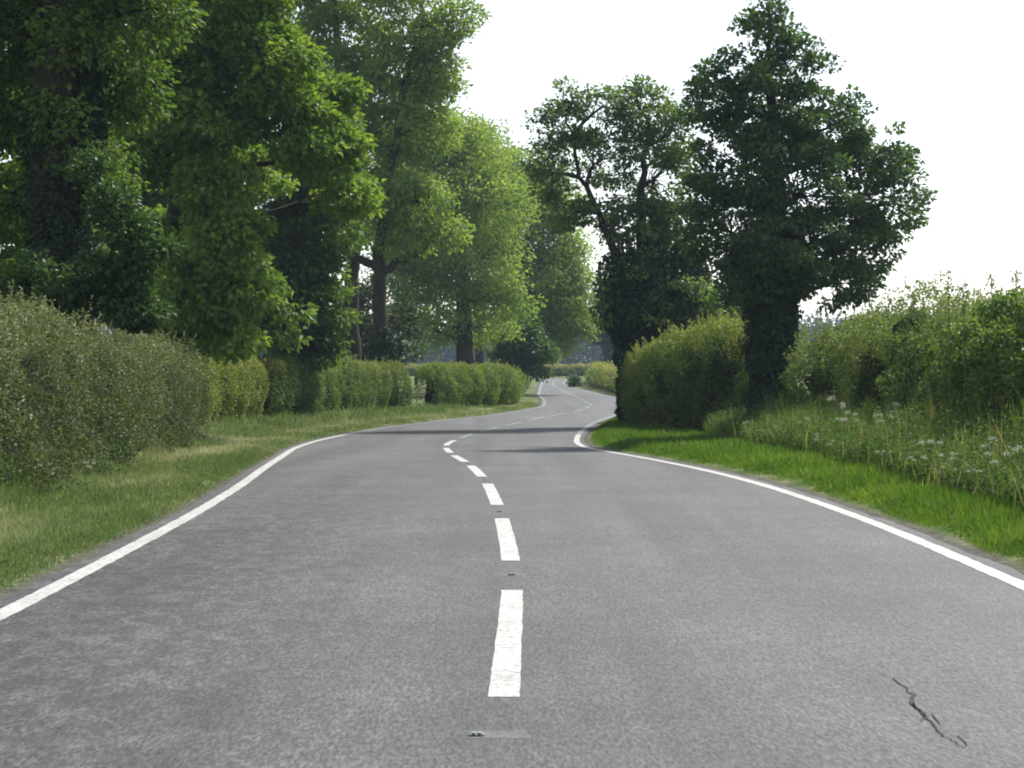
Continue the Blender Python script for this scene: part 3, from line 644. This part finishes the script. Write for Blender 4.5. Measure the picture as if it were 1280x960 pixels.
# ------------------------------------------------------------------ verges
def grass(name, label, mat, xs_fn, yr, n, hfn, tfn, seed, wd=.007):
    rng = np.random.default_rng(seed)
    # density falls off with distance
    y = 1 / rng.uniform(1 / yr[1] ** .8, 1 / yr[0] ** .8, n); y = y ** (1 / .8)
    a, b = xs_fn(y); u = rng.random(n); x = a + (b - a) * u
    z = gz(x, y); P = np.column_stack([x, y, z - .01])
    e = np.maximum(LEFT(y) - .14 - x, x - RIGHT(y) - .14)
    h = hfn(P, e, rng) ; t = tfn(P, e, rng)
    ok = h > .012; P, h, t, y = P[ok], h[ok], t[ok], y[ok]; m = len(P)
    tip = unit(np.column_stack([rng.normal(0, .42, m), rng.normal(0, .42, m), np.ones(m)]))
    nrm = unit(np.column_stack([rng.normal(0, 1, m), rng.normal(0, 1, m), np.full(m, .3)]))
    V, F = leaves(P, nrm, tip, h, np.maximum(wd * rng.uniform(.7, 1.5, m), .0006 * y), .1)
    tag(link_mesh(name, np_mesh(name, V, F, False, np.clip(t, 0, 1)), M[mat]), label, 'grass', kind='stuff')

def h_left(P, e, rng):
    nz = vnoise(P, .9, 4); edge = np.clip((e - .03) / .35, 0, 1)
    tall = np.clip((e - 1.5) / .8, 0, 1)
    return edge * (.05 + .06 * nz + tall * (.08 + .28 * vnoise(P, 1.6, 8) ** 2)) * rng.uniform(.5, 1.5, len(P))
def t_left(P, e, rng):
    nz = vnoise(P * np.array([1, .45, 1]), .9, 14); nf = vnoise(P, 3.5, 15)
    band = np.exp(-((e - 1.25) / .65) ** 2)
    dist = np.clip((P[:, 1] - 14) / 22, 0, 1)
    return .31 + .5 * np.clip((nz - .34) * 2.0, 0, 1) * (.45 + .55 * band) + .14 * dist * band + (nf - .5) * .25 + rng.normal(0, .11, len(P))
def h_right(P, e, rng):
    edge = np.clip((e - .12 - .12 * vnoise(P, 2.2, 31)) / .5, 0, 1) ** .8
    return edge * (.09 + .12 * vnoise(P, 1.4, 32)) * rng.uniform(.5, 1.4, len(P))
def t_right(P, e, rng):
    return .42 + (vnoise(P, 1.1, 33) - .5) * .5 + rng.normal(0, .13, len(P)) + .25 * np.clip(.45 - e, 0, .45)
grass('verge_grass', 'short part-dry grass on the verge below the left hedges', 'grass_dry', lambda y: (np.where(y < 42, LEFT(y) - 2.75, LEFT(y) - 3.6), LEFT(y) - .15), (9.5, 95), 150000, h_left, t_left, 81)
grass('verge_grass', 'lush bright green grass along the right edge of the road', 'grass_lush', lambda y: (RIGHT(y) + .2, RIGHT(y) + np.interp(y, [0, 38, 46, 60], [2.6, 3.6, 3.4, 1.2])), (10.5, 66), 130000, h_right, t_right, 82, .009)

def undergrowth(name, label, xs, yr, n, hmin, hmax, seed, straw=.08, ramp_x=False):
    rng = np.random.default_rng(seed)
    y = rng.uniform(yr[0], yr[1], n); a, b = xs(y); x = a + (b - a) * rng.random(n)
    P = np.column_stack([x, y, gz(x, y)])
    hh = (hmin + (hmax - hmin) * vnoise(P, 1.0, seed) ** 1.3) * rng.uniform(.55, 1.15, n) * (np.interp(x, [4.7, 6.3], [.5, 1.1]) if ramp_x else 1)
    lv = 12; B = np.repeat(P, lv, 0); H = np.repeat(hh, lv); m = n * lv
    lean = np.repeat(rng.normal(0, .16, (n, 2)), lv, 0); t = rng.uniform(.1, 1, m)
    Q = B + np.column_stack([lean[:, 0] * H * t, lean[:, 1] * H * t, H * t])
    d = unit(np.column_stack([rng.normal(0, 1, m), rng.normal(0, 1, m), rng.uniform(-.2, 1.0, m)]))
    L = rng.uniform(.035, .085, m)
    nrm = unit(np.column_stack([rng.normal(0, .5, (m, 2)), np.ones(m)]))
    V1, F1 = leaves(Q, nrm, d, L, L * rng.uniform(.25, .5, m))
    t1 = np.clip(np.repeat(rng.normal(.45, .14, n), lv) + rng.normal(0, .12, m), 0, .86)
    # upright grass stalks among them
    k = int(n * .9); ii = rng.integers(0, n, k); G = P[ii] + rng.normal(0, .08, (k, 3)) * np.array([1, 1, 0])
    gt = unit(np.column_stack([rng.normal(0, .2, (k, 2)), np.ones(k)]))
    V2, F2 = leaves(G, rand_dirs(k, rng), gt, hh[ii] * rng.uniform(.9, 1.35, k), np.full(k, .012), .1)
    t2 = np.where(rng.random(k) < straw * 3, rng.uniform(.85, 1, k), rng.uniform(.3, .7, k))
    tag(link_mesh(name, np_mesh(name, np.concatenate([V1, V2]), np.concatenate([F1, F2 + len(V1)]), False, np.concatenate([t1, t2])), M['weeds']), label, 'undergrowth', kind='stuff')
undergrowth('undergrowth', 'tangled knee-high weeds between the right grass and hedge', lambda y: (np.interp(y, [14, 24, 36, 46], [4.7, 4.75, 4.8, 4.8]), np.full_like(y, 6.9)), (15, 46.5), 13000, .6, 1.15, 91, .12, True)
undergrowth('undergrowth', 'green weeds at the foot of the near left hedge', lambda y: (LEFT(y) - 2.75, LEFT(y) - 2.1), (16, 39), 1800, .15, .5, 92)
undergrowth('undergrowth', 'green fringe of weeds under the farther left hedges', lambda y: (LEFT(y) - 3.3, LEFT(y) - 2.7), (48, 74), 900, .15, .45, 93)

# ------------------------------------------------------------------ cow parsley
def parsley_proto(seed, h, numb):
    rng = np.random.default_rng(seed)
    st = Tubes(); um = []; lf = []
    top = np.array([rng.normal(0, .06), rng.normal(0, .06), h * .72])
    st.add([(0, 0, -.05), top * .5 + np.array([.02, 0, 0]), top], [.009, .007, .005], 5)
    for k in range(numb):
        a = k / numb * 2 * math.pi + rng.uniform(0, .7); r = rng.uniform(.10, .24) if k else .03
        s0 = top * rng.uniform(.65, 1) if k else top
        e = np.array([s0[0] + r * math.cos(a), s0[1] + r * math.sin(a), h * rng.uniform(.72, 1.0)])
        st.add([s0, (s0 + e) / 2 + np.array([0, 0, .02]), e], [.005, .004, .003], 4)
        R = rng.uniform(.035, .07)
        for q in range(10):
            b = q / 10 * 2 * math.pi; rr = R * (1 if q % 2 else .55)
            c = e + np.array([rr * math.cos(b), rr * math.sin(b), .075 - rr * .75])
            st.add([e, (e + c) / 2 + np.array([0, 0, .006]), c], [.0016, .0014, .001], 3)
            m = 7; P = c + rng.normal(0, 1, (m, 3)) * np.array([.017, .017, .02])
            um.append((P, unit(rng.normal(0, .8, (m, 3)) + np.array([0, 0, .6]))))
    fern = []
    for k in range(6):
        a = rng.uniform(0, 2 * math.pi); z0 = h * rng.uniform(.1, .5); L = rng.uniform(.18, .32)
        dr = np.array([math.cos(a), math.sin(a), .35]); s0 = np.array([0, 0, z0])
        st.add([s0, s0 + dr * L * .5, s0 + dr * L + np.array([0, 0, -.04])], [.003, .0025, .001], 3)
        m = 34; t = rng.uniform(.25, 1, m)[:, None]
        P = s0 + dr * L * t; sd = np.array([-math.sin(a), math.cos(a), 0]) * np.where(rng.random(m) < .5, -1, 1)[:, None]
        fern.append((P, sd * 1.0 + dr * .7 + rng.normal(0, .15, (m, 3)), (1.15 - t[:, 0]) * .10))
    sm = st.mesh('stem'); sm.materials.append(M['stem'])
    P = np.concatenate([u[0] for u in um]); N = np.concatenate([u[1] for u in um]); m = len(P)
    V, F = leaves(P, N, rand_dirs(m, rng) * np.array([1, 1, .2]), np.full(m, .022), np.full(m, .02))
    ume = np_mesh('umbels', V, F, False, rng.random(m)); ume.materials.append(M['petal'])
    P = np.concatenate([f[0] for f in fern]); D = np.concatenate([f[1] for f in fern]); Ls = np.concatenate([f[2] for f in fern]); m = len(P)
    V, F = leaves(P, unit(rng.normal(0, .3, (m, 3)) + np.array([0, 0, 1.0])), D, Ls, Ls * .4)
    lme = np_mesh('fern_leaves', V, F, False, np.clip(rng.normal(.5, .2, m), 0, 1)); lme.materials.append(M['weeds'])
    return sm, ume, lme

PROTO = [parsley_proto(300 + k, 1.0, 2 + k % 3) for k in range(4)]
SPOTS = [(931, 541, 44), (937, 528, 43), (952, 536, 42), (979, 543, 40), (975, 531, 39.5), (1005, 523, 39), (1021, 552, 36), (1022, 541, 37), (1045, 498, 36), (1060, 505, 34.5), (1054, 520, 35),
         (1040, 565, 33), (1069, 516, 33), (1095, 520, 31), (1103, 568, 29), (1118, 502, 30), (1140, 565, 27.5), (1150, 580, 26), (1178, 602, 24), (1194, 587, 24.5), (1196, 568, 25), (1217, 594, 23.5), (1246, 566, 23), (1270, 560, 22.5), (1232, 545, 24), (1166, 548, 27)]
SPOTS = sorted(SPOTS, key=lambda p: p[0])
ORD = ['first', 'second', 'third', 'fourth', 'fifth', 'sixth', 'seventh', 'eighth', 'ninth', 'tenth', 'eleventh', 'twelfth', 'thirteenth', 'fourteenth', 'fifteenth', 'sixteenth', 'seventeenth', 'eighteenth', 'nineteenth', 'twentieth', 'twenty-first', 'twenty-second', 'twenty-third', 'twenty-fourth', 'twenty-fifth', 'twenty-sixth']
def parsley(px, py, d, label, group, k, sc=None):
    if px > 640:      # stand it where the weeds are as tall as it looks
        best = None
        for X in np.arange(4.8, 6.5, .05):
            dd = X * FPX / (px - HX); zt = at(px, py, dd)[2] - float(gz(X, dd)); want = np.interp(X, [4.7, 6.3], [.50, 1.15])
            if best is None or abs(zt - want) < best[0]: best = (abs(zt - want), dd)
        d = best[1]
    top = at(px, py, d); g = float(gz(top[0], top[1])); h = max(top[2] - g, .35)
    r = empty('cow_parsley', (top[0], top[1], g), label, 'flower', group)
    r.rotation_euler = (0, 0, random.uniform(0, 6.28)); w = (.28 + .55 * h) * random.uniform(.85, 1.15) if px > 640 else .4; r.scale = (w, w, h)
    for nm, me in zip(('stem', 'umbels', 'fern_leaves'), PROTO[k % 4]):
        o = bpy.data.objects.new(nm, me); COL.objects.link(o); o.parent = r
        if nm != 'stem': o['kind'] = 'stuff'
for k, (px, py, d) in enumerate(SPOTS):
    parsley(px, py, d, '%s white cow parsley from the left along the right-hand verge' % ORD[k], 'cow parsley along the right verge', k)
parsley(106, 604, 20.6, 'single white flower head at the foot of the near left hedge', None, 1)

# tall flower stalks over the right hedge, against the sky
def stalk(px, py_top, d, label, k):
    rng = np.random.default_rng(500 + k)
    t = at(px, py_top, d); x = t[0]; g = float(gz(x, d))
    r = empty('tall_weed', (x, d, g), label, 'weed', 'tall stalks over the right hedge')
    T = Tubes(); T.add([(x, d, g), (x + .03, d, (g + t[2]) / 2), (x, d, t[2])], [.012, .01, .004], 5)
    m = T.mesh('stem'); m.materials.append(M['stem']); link_mesh('stem', m, None, r)
    n = 60; z = rng.uniform(t[2] - .45, t[2], n); P = np.column_stack([x + rng.normal(0, .03, n), d + rng.normal(0, .03, n), z])
    V, F = leaves(P, rand_dirs(n, rng), rand_dirs(n, rng) + np.array([0, 0, .5]), rng.uniform(.03, .08, n), np.full(n, .025))
    tag(link_mesh('seed_head', np_mesh('seed_head', V, F, False, rng.random(n)), M['weeds'], r), kind='stuff')
for k, (px, py, d, lab) in enumerate([(1142, 366, 27, 'short thin weed stalk over the right hedge, left of the taller ones'), (1185, 338, 26, 'tallest thin weed stalk against the sky above the right hedge'),
                                      (1204, 356, 26, 'short weed stalk just right of the tallest one over the hedge'), (1239, 342, 25.5, 'bushy weed stalk above the bramble at the right hedge'), (1270, 338, 25, 'rightmost weed stalk over the right hedge, near photo edge')]):
    stalk(px, py, d, lab, k)

# ------------------------------------------------------------------ small dark bush far down the lane
tree('small_bush', 'tiny dark bush at the right roadside far down the lane', base_of(718, 150), [],
     [(716, 475, 150, 6, 8), (721, 480, 150, 7, 6), (714, 482, 150, 5, 4)], 'leaf_dark', .14, 1200, 99, 'bush', clump=.22, nclump_per=14)

# ------------------------------------------------------------------ summer haze in the air
def haze():
    x, y0, y1, z0, z1 = 1600, -40, 1700, -2.5, 24
    V = [(-x, y0, z0), (x, y0, z0), (x, y1, z0), (-x, y1, z0), (-x, y0, z1), (x, y0, z1), (x, y1, z1), (-x, y1, z1)]
    me = bpy.data.meshes.new('haze'); me.from_pydata(V, [], [[0, 3, 2, 1], [4, 5, 6, 7], [0, 1, 5, 4], [1, 2, 6, 5], [2, 3, 7, 6], [3, 0, 4, 7]])
    m, t, out = new_mat('haze_air')
    v = t.nodes.new('ShaderNodeVolumePrincipled'); v.inputs['Color'].default_value = (.62, .78, 1, 1); v.inputs['Density'].default_value = .00026
    v.inputs['Anisotropy'].default_value = .3
    t.links.new(v.outputs[0], out.inputs['Volume'])
    o = link_mesh('haze', me, m); tag(o, 'thin pale summer haze in the air', 'haze', kind='stuff')
haze()
